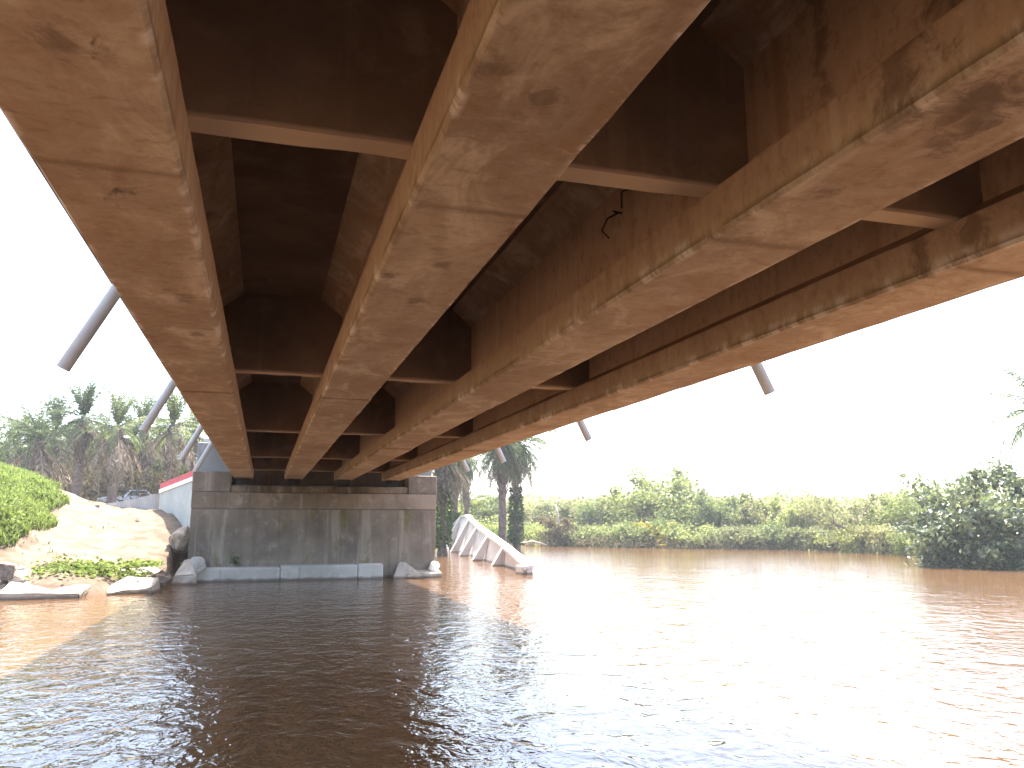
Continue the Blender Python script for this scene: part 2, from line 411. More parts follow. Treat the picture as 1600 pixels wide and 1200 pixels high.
# ------------------------------------------------------------------ the bridge
bridge = tag(empty('bridge', (1.985, 10, SOFFIT)), 'brown concrete girder bridge seen from below, spanning the muddy river', 'bridge')
BL = np.array(bridge.location)
Y0, Y1 = -12., 32.55
GX = [-.83, 1.03, 2.92, 4.80]
DY = [4.18, 11.35, 18.65, 25.95, 32.15]
SPOTS = [[(290,470,.13),(262,455,.07),(310,525,.10),(95,70,.10)], [(612,432,.09),(690,415,.08),(655,470,.12),(770,105,.10),(850,160,.10)],
         [(1540,165,.30),(1475,225,.16),(1590,140,.24),(1400,190,.14),(1290,300,.08)], [(1520,400,.14),(1440,435,.08)]]
def girder(cx, seed):
    r = random.Random(seed)
    prof = [(-.33,0),(.33,0),(.35,.025),(.35,.31),(.11,.47),(.11,1.15),(.41,1.39),(.41,1.425),(-.41,1.425),(-.41,1.39),(-.11,1.15),(-.11,.47),(-.35,.31),(-.35,.025)]
    n = len(prof); st = []
    y = Y0
    while y < Y1 - .05: st.append(y); y += .22
    st.append(Y1)
    bounds = [-3.1] + DY[:-1]; offs = [r.uniform(-.014, .014) for _ in range(9)]
    st = sorted([q for q in st if min(abs(q-b) for b in bounds) > .03] + [b-.006 for b in bounds] + [b+.006 for b in bounds])
    V = []; Fc = []
    chipR = chipL = 0
    for s, yy in enumerate(st):
        seg = sum(yy > b for b in bounds); o = offs[seg]
        chipR = max(0, chipR*.5 - .002) if r.random() > .035 else r.uniform(.004, .012)
        chipL = max(0, chipL*.5 - .002) if r.random() > .035 else r.uniform(.004, .012)
        for k, (x, z) in enumerate(prof):
            dx = r.uniform(-.002, .002); dz = 0
            if k in (1, 2): dx -= chipR; dz += chipR*.6
            if k in (0, 13): dx += chipL; dz += chipL*.6
            if k in (0, 1, 2, 13): dz += o + r.uniform(-.002, .002)
            if k in (3, 12): dz += r.uniform(-.004, .004)
            V.append((x + dx, yy, z + dz))
    for s in range(len(st)-1):
        for k in range(n):
            k2 = (k+1) % n
            Fc.append((s*n+k, (s+1)*n+k, (s+1)*n+k2, s*n+k2))
    Fc.append(tuple(range(n))); Fc.append(tuple((len(st)-1)*n + k for k in range(n))[::-1])
    mb = MB(); mb.add(V, Fc)
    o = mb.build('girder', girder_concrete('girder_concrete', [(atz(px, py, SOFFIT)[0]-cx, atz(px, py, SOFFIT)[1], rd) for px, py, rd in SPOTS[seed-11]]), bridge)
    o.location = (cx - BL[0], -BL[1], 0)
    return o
for i, cx in enumerate(GX): girder(cx, 11 + i)
for i, cx in enumerate(GX):                       # rubber bearings on the seat
    mb = MB(); mb.box(cx-.24, cx+.24, 32.08, 32.42, 1.49, 1.74)
    o = mb.build('bearing_pad', M['rubber'], bridge); o.location = -BL
for dy in DY:
    for a, b in zip(GX[:-1], GX[1:]):
        mb = MB(); xa, xb = a + .10, b - .10
        n = 8; V = []
        for k in range(n+1):
            x = xa + (xb-xa)*k/n; dz = random.uniform(-.003, .003)
            V += [(x, dy-.09+random.uniform(-.004,.004), 2.055+dz), (x, dy+.09, 2.055+random.uniform(-.006,.006)), (x, dy+.09, 3.155), (x, dy-.09, 3.155)]
        Fc = []
        for k in range(n):
            for q in range(4): Fc.append((k*4+q, k*4+(q+1)%4, (k+1)*4+(q+1)%4, (k+1)*4+q))
        Fc += [(3,2,1,0), (n*4, n*4+1, n*4+2, n*4+3)]
        mb.add(V, Fc)
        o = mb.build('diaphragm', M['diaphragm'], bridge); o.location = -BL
mb = MB(); mb.box(-2.1, 6.07, Y0, 32.85, 3.15, 3.42)
o = mb.build('deck_slab', M['deck'], bridge); o.location = -BL
for x0, x1 in ((-2.13, -1.85), (5.82, 6.10)):
    mb = MB(); mb.box(x0, x1, Y0+.02, 32.84, 3.25, 3.86)
    o = mb.build('edge_kerb', M['deck'], bridge); o.location = -BL
def drain(xe, ye, side):
    zt, ze = 3.16, 1.69
    t = math.tan(R(26.5)); xt = xe - side*(zt-ze)*t
    mb = MB(); ax = np.array([side*math.sin(R(26.5)), 0, -math.cos(R(26.5))]); a = np.array([0,1,0.]); b = np.cross(ax, a)
    top = np.array([xt, ye, zt]); bot = np.array([xe, ye, ze]); n = 18; V = []
    for P, rr in ((top,.075),(bot,.075),(bot,.066),(bot-ax*.35,.066)):
        for k in range(n):
            w_ = 2*math.pi*k/n; V.append(P + rr*(math.cos(w_)*a + math.sin(w_)*b))
    Fc = [(i*n+k, i*n+(k+1)%n, (i+1)*n+(k+1)%n, (i+1)*n+k) for i in range(3) for k in range(n)]
    Fc.append(tuple(3*n+k for k in range(n)))
    mb.add(V, Fc); o = mb.build('drain_pipe', M['pvc'], bridge, smooth=True); o.location = -BL
    return o
for y in (9.7, 15.9, 23.0, 27.6): drain(-2.2, y, -1)
for y in (8.85, 15.0, 21.1, 25.2): drain(6.22, y, 1)
# bent tie wires left sticking out of the third girder's web
for pts in ([(2.80,6.0,2.66),(2.70,6.02,2.60),(2.68,6.10,2.52),(2.73,6.06,2.44)], [(2.80,5.75,2.78),(2.72,5.76,2.74),(2.72,5.77,2.60)], [(2.80,5.94,2.63),(2.70,5.9,2.62)]):
    mb = MB(); mb.tube(pts, [.008]*len(pts), 6); o = mb.build('tie_wire', M['rubber'], bridge); o.location = -BL

# ------------------------------------------------------------------ the abutment
ab = tag(empty('abutment', (2, 32.4, WATER)), 'grey streaked concrete abutment wall carrying the bridge end above the water', 'abutment')
AL = -np.array(ab.location)
def apart(name, m, boxes, bev=.02, parent=ab, off=AL):
    mb = MB()
    for b in boxes: mb.box(*b)
    o = mb.build(name, m, parent); o.location = off
    if bev: bevel(o, bev)
    return o
apart('front_wall', M['abutment'], [(-2.60, 6.60, 32.03, 33.6, -4.2, .60)], .03)
apart('cap_beam', M['cap'], [(-2.605, 6.605, 32.022, 33.58, .603, 1.20)], .012)
apart('bearing_shelf', M['shelf'], [(-1.24, 5.44, 32.06, 33.0, 1.203, 1.48)], .03)
apart('cheek_wall', M['abutment'], [(-2.62, -1.26, 32.04, 33.5, 1.203, 1.98)], .03)
apart('cheek_wall', M['abutment'], [(5.46, 6.62, 32.04, 33.5, 1.203, 1.95)], .03)
apart('back_wall', M['painted_shade'], [(-1.25, 5.45, 33.0, 33.45, 1.49, 3.14)], .02)
apart('side_wall', M['wing_grey'], [(-2.58, -1.27, 32.9, 33.45, 1.99, 3.13)], .02)
apart('side_wall', M['wing_grey'], [(5.47, 6.58, 32.9, 33.45, 1.96, 3.13)], .02)
apart('road_fill', M['wing_grey'], [(-2.45, 6.45, 33.62, 46, -2.5, 3.38)], .02)
# left wing wall, splayed, with its painted coping
ww = tag(empty('wing_wall', (-2.6, 33.6, 0)), 'pale wing wall with red and white sloping coping beside the abutment', 'wall')
def wallpanel(name, m, A, B, za, zb, z0, th, parent, off):
    A = np.array(A, float); B = np.array(B, float); d = (B-A)/np.linalg.norm(B-A); nrm = np.array([d[1], -d[0]]) * th   # thickness to the back side
    b = [(*A, z0), (*B, z0), (*(B+nrm), z0), (*(A+nrm), z0)]; t = [(*A, za), (*B, zb), (*(B+nrm), zb), (*(A+nrm), za)]
    if isinstance(z0, tuple):
        b = [(*A, z0[0]), (*B, z0[1]), (*(B+nrm), z0[1]), (*(A+nrm), z0[0])]
    mb = MB(); mb.hexa(b, t); o = mb.build(name, m, parent); o.location = off; return o
WA = (-2.62, 33.63); q = aty(250, 771, 39.0); WB = (q[0], 39.0)
z1, z2 = float(aty(298, 750, 33.63)[2]), float(q[2])
WO = -np.array(ww.location)
wallpanel('panel', M['wing'], WA, WB, z1, z2, -1.0, .35, ww, WO)
wallpanel('white_coping', M['white'], (WA[0]-.05, WA[1]), (WB[0]-.05, WB[1]-.05), z1+.17, z2+.17, (z1+.003, z2+.003), .45, ww, WO)
wallpanel('red_coping', M['red'], (WA[0]-.02, WA[1]), (WB[0]-.02, WB[1]-.02), z1+.42, z2+.42, (z1+.173, z2+.173), .38, ww, WO)
q2 = aty(243, 772, 39.2); q3 = aty(136, 791, 52)
rw = MB(); A = np.array([q2[0], 39.2]); B = np.array([q3[0], 52.]); nseg = 7; V = []
for k in range(nseg+1):
    t = k/nseg; P = A + (B-A)*t; zt = q2[2] + (q3[2]-q2[2])*(t**.62) + random.uniform(-.03, .03)
    V += [(P[0], P[1], -.6), (P[0]+.3, P[1]+.12, -.6), (P[0]+.3, P[1]+.12, zt), (P[0], P[1], zt)]
Fc = [(k*4+a, k*4+(a+1)%4, (k+1)*4+(a+1)%4, (k+1)*4+a) for k in range(nseg) for a in range(4)] + [(3,2,1,0), tuple(nseg*4+a for a in range(4))]
rw.add(V, Fc)
tag(rw.build('ramp_wall', M['wing_grey']), 'low grey ramp wall falling away left from the pale wing wall', 'wall')

# apron at the foot of the wall
xl = -2.05
apr = tag(empty('concrete_apron', (1, 31.8, WATER)), 'long pale concrete ledge along the water at the foot of the abutment', 'ledge')
AO = -np.array(apr.location)
def slabpart(x0, x1, zt, y0, sk=0):
    mb = MB(); mb.hexa([(x0,y0,-3.5),(x1,y0+sk,-3.5),(x1,32.04,-3.5),(x0,32.04,-3.5)], [(x0,y0+.03,zt),(x1,y0+.03+sk,zt),(x1,32.04,zt+.03),(x0,32.04,zt+.03)])
    o = mb.build('ledge_block', M['ledge'], apr); o.location = AO; bevel(o, .03); return o
slabpart(-2.25, .66, -1.56, 31.42, .03); slabpart(.675, 3.50, -1.51, 31.47, .02); slabpart(3.515, 4.47, -1.49, 31.5)
def chunk(name, verts, faces, m, label, cat, group=None, disp=.03, cuts=3):
    """an angular broken lump: the given solid, subdivided and roughened"""
    import bmesh
    bm = bmesh.new(); vv = [bm.verts.new(v) for v in verts]
    for f in faces: bm.faces.new([vv[i] for i in f])
    bmesh.ops.recalc_face_normals(bm, faces=bm.faces)
    bmesh.ops.bevel(bm, geom=list(bm.edges), offset=.03, segments=1, affect='EDGES')
    bmesh.ops.triangulate(bm, faces=[f for f in bm.faces if len(f.verts) > 4])
    bmesh.ops.subdivide_edges(bm, edges=list(bm.edges), cuts=cuts, use_grid_fill=True)
    r = random.Random(len(verts)*7 + int(verts[0][0]*100))
    for v in bm.verts: v.co += disp*v.normal*(r.random()-.5)*1.4
    me = bpy.data.meshes.new(name); bm.to_mesh(me); bm.free(); me.materials.append(m)
    o = bpy.data.objects.new(name, me); C.objects.link(o)
    return tag(o, label, cat, group)
HEX = [(0,1,2,3),(4,5,6,7),(0,1,5,4),(1,2,6,5),(2,3,7,6),(3,0,4,7)]
def P3(px, py, y): return tuple(aty(px, py, y))
# wedge leaning against the wall by the gap, flat broken slab and white stone at its right
a = P3(612, 903, 31.5); b = P3(664, 903, 31.2); t_ = P3(625, 877, 31.9)
chunk('broken_slab', [(a[0],31.5,-2.5),(b[0],31.2,-2.5),(b[0]+.05,31.95,-2.5),(a[0],32.0,-2.5),
      (a[0]+.02,31.5,-2.05),(b[0],31.2,-1.98),(t_[0]+.25,31.95,t_[2]-.03),(t_[0]-.02,31.98,t_[2])], HEX, M['pale_concrete'],
      'triangular broken slab leaning on the abutment foot, right of the dark gap', 'slab', disp=.02)
chunk('broken_slab', [(5.35,31.45,-2.5),(6.75,31.5,-2.5),(6.8,32.6,-2.5),(5.4,32.0,-2.5),(5.35,31.45,-1.86),(6.75,31.5,-1.84),(6.8,32.6,-1.72),(5.4,32.0,-1.7)], HEX, M['pale_concrete'],
      'flat tan slab in the water at the right foot of the abutment', 'slab', disp=.02)
def rock(name, x, y, z, sx, sy, sz, seed, m, label, cat='rock', group=None, rz=0, tilt=0):
    import bmesh
    r = random.Random(seed); bm = bmesh.new()
    for _ in range(16):
        a_, b_ = r.uniform(0, 6.28), r.uniform(-1.2, 1.4); k = r.uniform(.82, 1.08)
        bm.verts.new((k*math.cos(a_)*math.cos(b_), k*math.sin(a_)*math.cos(b_), k*math.sin(b_)))
    bmesh.ops.convex_hull(bm, input=list(bm.verts))
    for v in [v for v in bm.verts if not v.link_faces]: bm.verts.remove(v)
    bmesh.ops.bevel(bm, geom=list(bm.edges), offset=.06, segments=1, affect='EDGES')
    bmesh.ops.triangulate(bm, faces=list(bm.faces)); bmesh.ops.subdivide_edges(bm, edges=list(bm.edges), cuts=2, use_grid_fill=True)
    for v in bm.verts: v.co += v.normal*r.uniform(-.035, .035)
    me = bpy.data.meshes.new(name); bm.to_mesh(me); bm.free(); me.materials.append(m)
    o = bpy.data.objects.new(name, me); C.objects.link(o)
    o.location = (x, y, z); o.scale = (sx, sy, sz); o.rotation_euler = (tilt, 0, rz)
    return tag(o, label, cat, group)
rock('stone', 6.5, 31.85, -1.62, .26, .24, .22, 5, M['white'], 'small white stone on the flat slab at the abutment foot')
# left corner: pale block, dark lump, bank stones
p = P3(287, 915, 30.6)
chunk('concrete_block', [(p[0]-.48,30.35,-2.6),(p[0]+.5,30.3,-2.6),(p[0]+.55,31.2,-2.6),(p[0]-.4,31.2,-2.6),
      (p[0]-.35,30.5,-1.75),(p[0]+.42,30.4,-1.72),(p[0]+.12,30.9,-1.16),(p[0]-.06,30.85,-1.2)], HEX, M['pale_concrete'],
      'pointed pale concrete block at the left end of the long ledge', 'block', disp=.03)
rock('boulder', -2.85, 32.3, -.55, .5, .5, .55, 23, M['rock'], 'grey boulder lodged in shade against the left corner of the abutment', 'rock', rz=.4)
rock('boulder', -2.2, 31.55, -1.5, .55, .4, .42, 24, M['ledge'], 'shaded stone lying between the pointed block and the long ledge', 'rock', rz=1.2)
s = P3(68, 935, 26.0)
chunk('broken_slab', [(s[0]-1.02,25.5,-2.5),(s[0]+1.0,25.55,-2.5),(s[0]+1.1,26.5,-2.5),(s[0]-.95,26.5,-2.5),
      (s[0]-1.0,25.45,-1.83),(s[0]+.95,25.6,-1.9),(s[0]+1.1,26.45,-1.72),(s[0]-.95,26.5,-1.56)], HEX, M['pale_concrete'],
      'wide pale slab at the water edge, nearest the grassy mound', 'slab', disp=.04)
s = P3(200, 926, 27.2)
chunk('broken_slab', [(s[0]-.85,26.5,-2.5),(s[0]+.75,26.8,-2.5),(s[0]+.85,27.7,-2.5),(s[0]-.6,27.6,-2.5),
      (s[0]-.85,26.5,-2.02),(s[0]+.7,26.8,-1.86),(s[0]+.8,27.6,-1.62),(s[0]-.1,27.6,-1.55)], HEX, M['pale_concrete'],
      'tilted wedge-shaped pale slab dipping into the water below the trailing plants', 'slab', disp=.04)
s0 = P3(92, 900, 27.0); s1 = P3(175, 905, 27.9); s2 = P3(255, 893, 29.3)
chunk('bank_kerb', [(s0[0],26.85,-2.5),(s1[0],27.75,-2.5),(s1[0]-.2,28.6,-2.5),(s0[0]-.1,27.7,-2.5),(s0[0],26.9,-1.58),(s1[0],27.8,-1.56),(s1[0]-.2,28.6,-1.42),(s0[0]-.1,27.7,-1.45)], HEX, M['rock'],
      'weathered concrete kerb under the trailing green plants, left half', 'kerb', disp=.05)
chunk('bank_kerb', [(s1[0]+.05,27.85,-2.5),(s2[0],29.2,-2.5),(s2[0]-.3,29.9,-2.5),(s1[0]-.15,28.7,-2.5),(s1[0]+.05,27.9,-1.6),(s2[0],29.25,-1.55),(s2[0]-.3,29.9,-1.38),(s1[0]-.15,28.7,-1.42)], HEX, M['rock'],
      'weathered concrete kerb between the trailing plants and the abutment boulder', 'kerb', disp=.05)
STONES = [(30,900,.42,.34,'rock','brownish boulder on the bank below the grassy mound'),(8,925,.45,.3,'rock_dark','dark boulder at the water edge, cut by the left edge of the photo'),
          (12,893,.4,.35,'rock_dark','dark boulder at the foot of the grass, above the dark waterside one'),(128,927,.16,.13,'rock','small stone in the water just right of the wide pale slab'),
          (250,905,.4,.3,'rock_dark','dark stone in shade beside the pointed pale block'),(228,908,.3,.2,'rock','flat brown stone at the waterline beside the tilted wedge slab')]
for i, (px, py, s_, h_, mk, lb) in enumerate(STONES):
    y_ = 26.6 if px < 150 else 28.6
    p = aty(px, py, y_)
    rock('stone', p[0], y_, p[2], s_, s_*.8, h_, 40+i, M[mk], lb, rz=i)
for i, (px, py, y_, s_, lb) in enumerate([(206,797,43,.2,'small pale stone on the track by the low ramp wall'),(284,817,33.2,.14,'little white stone on the bank touching the abutment corner'),
                                         (213,843,36,.12,'lone dark clod in the middle of the sandy track'),(150,812,41,.13,'small brown clod near the far end of the track')]):
    p = aty(px, py, y_)
    rock('stone', p[0], y_, gz(p[0], y_)+.05, s_, s_, s_*.8, 60+i, M['pale_concrete'] if i < 2 else M['rock_dark'], lb)

# ------------------------------------------------------------------ the fallen old bridge beam in the water
wk = tag(empty('collapsed_beam', (11, 40, WATER)), 'collapsed pale ribbed concrete beam sloping into the river right of the abutment', 'ruin')
KO = -np.array(wk.location)
base_px = [(690,849),(704.5,863),(718,869),(737.7,876.5),(768.5,884.5),(814,898)]
tops_px = [(719,806),(731.6,811),(743.5,823),(761,836),(784.7,854),(818,885)]
Bs = [atz(px, py, WATER) for px, py in base_px]
Bs[0] = aty(690, 849, 66.0); Bs[0][2] = max(Bs[0][2], WATER)
Ts = [aty(px, py, b[1]) for (px, py), b in zip(tops_px, Bs)]
spine = [aty(702, 824, 68.5), Ts[0], aty(726, 804.5, .5*(Bs[0][1]+Bs[1][1])), Ts[1], Ts[2], Ts[3], Ts[4], aty(805, 872, 35.5), Ts[5]]
def resample(P, n):
    P = np.asarray(P); d = np.r_[0, np.cumsum(np.linalg.norm(np.diff(P, axis=0), axis=1))]
    t = np.linspace(0, d[-1], n); return np.column_stack([np.interp(t, d, P[:, i]) for i in range(3)])
sp = resample(spine, 40)
mb = MB(); V = []; fw_, th_ = .44, .15
for P in sp: V += [P + (0,0,0), P + (fw_,.0,.05), P + (fw_,0,.05-th_), P + (0,0,-th_)]
Fc = [(k*4+a, k*4+(a+1)%4, (k+1)*4+(a+1)%4, (k+1)*4+a) for k in range(39) for a in range(4)] + [(3,2,1,0), tuple(39*4+a for a in range(4))]
mb.add(V, Fc); o = mb.build('flange', M['wreck'], wk); o.location = KO
# web panel, set back under the flange, going down into the water
bt = resample([Bs[0]+(.35,2,0)] + [b + (.5, 0, 0) for b in Bs[:-1]] + [Bs[-1] + (.3, 0, 0)], 40)
mb = MB(); V = []
for P in sp:
    k = np.argmin(abs(bt[:, 1]-P[1])); Q = bt[k]
    V += [P + (.14,0,-.10), P + (.30,0,-.10), (Q[0]+.22, P[1], -3.2), (Q[0]+.02, P[1], -3.2)]
mb.add(V, Fc); o = mb.build('web', M['wreck'], wk); o.location = KO
for Bp, Tp in list(zip(Bs, Ts))[:-1]:
    mb = MB(); w2 = .17; d = np.array([0, w2, 0]); lo = np.array([Bp[0]-.05*(Tp[0]-Bp[0]), Bp[1], WATER]); 
    ext = lo + (lo-Tp)*.35; inn = np.array([.75, 0, 0])
    mb.hexa([ext-d, ext-d+inn, ext+d+inn, ext+d], [Tp-d+(0,0,-.03), Tp-d+(.2,0,-.03), Tp+d+(.2,0,-.03), Tp+d+(0,0,-.03)])
    o = mb.build('rib', M['wreck'], wk); o.location = KO
e = Ts[-1]
mb = MB(); mb.hexa([(e[0]-.12,32.4,-2.5),(e[0]+.5,32.4,-2.5),(e[0]+.5,33.3,-2.5),(e[0]-.12,33.3,-2.5)], [(e[0]-.02,32.45,-1.70),(e[0]+.44,32.45,-1.72),(e[0]+.44,33.3,-1.70),(e[0]-.02,33.3,-1.68)])
o = mb.build('end_block', M['wreck'], wk); o.location = KO; bevel(o, .03)
for i, (px, py) in enumerate([(686, 856), (697, 858)]):
    p = atz(px, py, -1.9); rock('stone', p[0], p[1], -1.95, .4, .4, .38, 80+i, M['white'], ('white stone beside the abutment, left of its twin, near the fallen beam', 'white stone touching the foot of the fallen beam')[i])

# ------------------------------------------------------------------ plants
def leaf_quads(c, size, asp=.55, up=.45, rng=RNG, flat=0.):
    """kite-shaped leaves, one per point of c, turned at random"""
    n = len(c); d = rng.normal(size=(n, 3)); d[:, 2] = d[:, 2]*(1-flat) - .15; d /= np.linalg.norm(d, axis=1)[:, None]
    u = rng.normal(size=(n, 3)) + np.array([0, 0, up*2]); s = np.cross(d, u); s /= (np.linalg.norm(s, axis=1)[:, None]+1e-9)
    nn = np.cross(s, d)
    L = (size*rng.uniform(.6, 1.35, n))[:, None]
    a = c - d*L*.5; b = c + s*L*asp*.5 + nn*L*.08; t = c + d*L*.5; e = c - s*L*asp*.5 + nn*L*.08
    v = np.stack([a, b, t, e], 1).reshape(-1, 3); f = np.arange(4*n).reshape(-1, 4)
    return v, f
def branches(h, w, rng, nl=7, spread=1., r0=.09, lean=0.):
    """trunk and limbs; returns MB and the twig ends"""
    mb = MB(); tips = []
    top = np.array([lean*h, 0, h*.55]); pts = [np.array([0,0,-.4]), np.array([lean*h*.3+rng.normal()*.05, rng.normal()*.05, h*.22]), top]
    mb.tube(pts, [r0*1.25, r0, r0*.5], 7)
    for k in range(nl):
        t = rng.uniform(.08, 1.); st = pts[1]*(1-t) + top*t if t > .3 else pts[0]*(1-t/.3) + pts[1]*(t/.3)
        a = 2*math.pi*(k/nl + rng.uniform(-.08, .08)); rr = w*.5*rng.uniform(.55, 1.)*spread; zz = h*rng.uniform(.45, 1.0)*(.65+.35*t)
        e = np.array([math.cos(a)*rr + lean*h, math.sin(a)*rr, max(zz, st[2]+.1)])
        m_ = (st+e)/2 + np.array([0, 0, -.06*h]) + rng.normal(size=3)*.05*w
        mb.tube([st, m_, e], [r0*.5, r0*.33, r0*.1], 5); tips.append(e); tips.append(m_*.4+e*.6)
        for _ in range(2):
            e2 = m_ + (e-m_)*rng.uniform(.2, .7) + rng.normal(size=3)*np.array([.22*w, .22*w, .12*h])
            e2[2] = max(e2[2], .1*h); mb.tube([m_, (m_+e2)/2+rng.normal(size=3)*.04*w, e2], [r0*.26, r0*.17, r0*.06], 4); tips.append(e2)
    return mb, np.array(tips)
def crown_points(tips, h, w, n, rng, clump=.17, low=.06):
    clump *= .6
    k = rng.integers(0, len(tips), n); wt_ = rng.uniform(.5, 1.3, len(tips))
    sc = np.array([clump*w, clump*w, clump*h*.75])
    p = tips[k] + rng.normal(size=(n, 3))*sc*wt_[k][:, None]
    ok = (p[:, 2] > low*h) & (p[:, 2] < h*1.05)
    return p[ok]
def skirt_points(h, w, n, rng):
    """leaves of the lower outer shell so a waterside shrub reaches the ground"""
    a = rng.uniform(0, 6.28, n); z = rng.uniform(.02, .5, n)*h; r = w*.5*(.75+.3*rng.random(n))*(1-.25*(z/h))
    k = np.sin(a*3+rng.uniform(0, 6))*.12 + np.sin(a*7+rng.uniform(0, 6))*.1 + 1
    return np.column_stack([np.cos(a)*r*k, np.sin(a)*r*k, z])
PROTO = {}
def proto_tree(key, h, w, n, size, leaf, seed, nl=8, clump=.17, skirt=0, r0=.09, asp=.55, lean=0., bark='bark'):
    rng = np.random.default_rng(seed)
    mb, tips = branches(h, w, rng, nl, r0=r0, lean=lean)
    p = crown_points(tips, h, w, n, rng, clump)
    if skirt: p = np.concatenate([p, skirt_points(h, w, skirt, rng)])
    lv, lf = leaf_quads(p, size, asp, rng=rng)
    m2 = MB(); m2.add_np(lv, lf)
    PROTO[key] = (mb, M[bark], m2, M[leaf], h, w, {})
def plant(key, name, x, y, z, h, w, rz, label, cat, group=None, kinds=('trunk', 'crown')):
    tmb, tm, cmb, cm, ph, pw, cache = PROTO[key]
    e_ = empty(name, (x, y, z), rz); e_.scale = (w/pw, w/pw, h/ph)
    tag(e_, label, cat, group)
    if 'o' not in cache:
        a_ = tmb.build(kinds[0], tm, e_, True); b_ = cmb.build(kinds[1], cm, e_); cache['o'] = (a_, b_)
    else:
        for nm, src in zip(kinds, cache['o']): share(nm, src, e_)
    return e_
proto_tree('broad_a', 5, 5, 5200, .30, 'broad', 1, 9, .17, 900)
proto_tree('broad_b', 5, 4.5, 4800, .30, 'broad', 2, 8, .16, 800)
proto_tree('broad_c', 4.5, 5.5, 5200, .28, 'olive', 3, 10, .15, 900)
proto_tree('olive_a', 5, 4, 4200, .28, 'olive', 4, 8, .15, 600)
proto_tree('airy', 8, 6, 5600, .34, 'broad', 5, 14, .15, 700, r0=.11)
proto_tree('open', 5, 5.5, 1500, .28, 'olive', 6, 7, .10, 150, r0=.24)
proto_tree('low_a', 2.2, 4, 3000, .26, 'broad', 7, 7, .2, 1400, r0=.05)
proto_tree('low_b', 2.2, 4, 3000, .26, 'olive', 8, 7, .2, 1200, r0=.05)
proto_tree('dry', 2.6, 2.6, 2200, .26, 'brownleaf', 9, 8, .15, 700, r0=.06)
proto_tree('gloss_a', 5, 4.6, 4600, .31, 'glossy', 10, 12, .13, 1600, r0=.08, asp=.5)
proto_tree('gloss_b', 4.6, 4.6, 3800, .31, 'glossy', 12, 12, .13, 1900, r0=.07, asp=.5)
proto_tree('yellow', 1.6, 2.6, 600, .45, 'yellow', 13, 7, .2, 160, r0=.04, asp=.25)

def stand(key, name, px, top, D, wpx, label, cat='tree', group=None, base=None, rz=None):
    p = atdepth(px, top, D); x, y = p[0], p[1]
    z0 = max(gz(x, y), WATER-.15) if base is None else base
    h = p[2] - z0; wid = wpx * D / 1269
    return plant(key, name, x, y, z0, h, wid, random.uniform(0, 6.28) if rz is None else rz, label, cat, group)
FAR = 'trees along the far bank'
LOW = 'low shrubs at the far waterline'
FARTREES = [
 ('broad_b', 712, 772, 92, 70, 'light green bushy tree just right of the abutment, behind the two ivy-clad palms'),
 ('broad_a', 752, 776, 96, 80, 'light green tree behind the gap between the two pairs of palms'),
 ('olive_a', 832, 782, 98, 70, 'hazy grey-green tree immediately right of the tall palm pair'),
 ('broad_c', 868, 779, 96, 70, 'wide hazy olive tree above the dry brown shrub'),
 ('olive_a', 906, 774, 92, 64, 'grey-green tree standing behind the pale dead snag'),
 ('broad_a', 944, 776, 88, 76, 'leafy tree left of the tallest far-bank tree, second from it'),
 ('broad_b', 980, 768, 86, 66, 'leafy tree close against the left side of the tallest far-bank tree'),
 ('airy', 1022, 718, 82, 118, 'tallest tree of the far bank, airy crown with sky showing through'),
 ('broad_a', 1066, 782, 79, 78, 'dense green tree at the right foot of the tallest far-bank tree, above the yellow fern'),
 ('airy', 1106, 756, 80, 70, 'round topped tree with a pale tuft, second right of the tallest tree'),
 ('broad_b', 1146, 771, 79, 66, 'upright green tree midway between the tallest tree and the bare-limbed tree'),
 ('olive_a', 1186, 763, 77, 52, 'narrow olive tree right of the upright green one'),
 ('broad_a', 1228, 780, 75, 80, 'full green tree left of the bare-limbed tree, two crowns away'),
 ('broad_c', 1270, 765, 74, 58, 'olive tree touching the left side of the bare-limbed tree'),
 ('open', 1322, 764, 66.5, 96, 'half bare tree with dark forking limbs near the waterline'),
 ('olive_a', 1362, 776, 71, 60, 'olive tree touching the right side of the bare-limbed tree'),
 ('airy', 1398, 757, 68, 62, 'green tree between the bare-limbed tree and the glossy dark bush'),
 ('broad_a', 1436, 766, 66, 74, 'green tree partly hidden by the left edge of the glossy dark bush'),
]
for i, (k, px, top, D, wp, lb) in enumerate(FARTREES): stand(k, 'bank_tree', px, top, D, wp, lb, 'tree', FAR)
LOWS = [('low_b',908,815,78.6,70,'low olive shrub right of the dry brown shrub'),('low_a',958,812,77.5,80,'low bright shrub on the waterline below the leafy trees left of the tallest'),
 ('low_a',1010,806,76.5,90,'dense low shrub directly under the tallest far-bank tree'),('low_a',1078,815,74.5,80,'rounded low shrub right of the yellow fern, dark beneath'),
 ('low_b',1128,818,73.8,70,'low olive shrub with brown stems below the upright green tree'),('low_b',1178,818,73,70,'low olive shrub at the waterline below the narrow olive tree'),
 ('low_a',1226,816,72.5,74,'low green shrub at the waterline below the full green tree'),('low_b',1278,820,71,70,'low olive shrub left of the bare-limbed tree foot'),
 ('low_a',1345,822,65.5,60,'low green shrub right of the bare-limbed tree foot'),('low_b',1388,816,63.5,64,'low olive shrub beside the leaning white stick'),
 ('low_a',1432,818,61,64,'low green shrub just left of the glossy dark bush')]
for k, px, top, D, wp, lb in LOWS: stand(k, 'waterside_shrub', px, top, D, wp, lb, 'shrub', LOW)
stand('dry', 'dry_shrub', 874, 806, 78.5, 46, 'dry brown shrub at the water edge right of the tall palm pair', 'shrub')
stand('yellow', 'yellow_fern', 1030, 818, 75.2, 66, 'yellow drooping fern on the waterline under the tallest tree', 'fern')
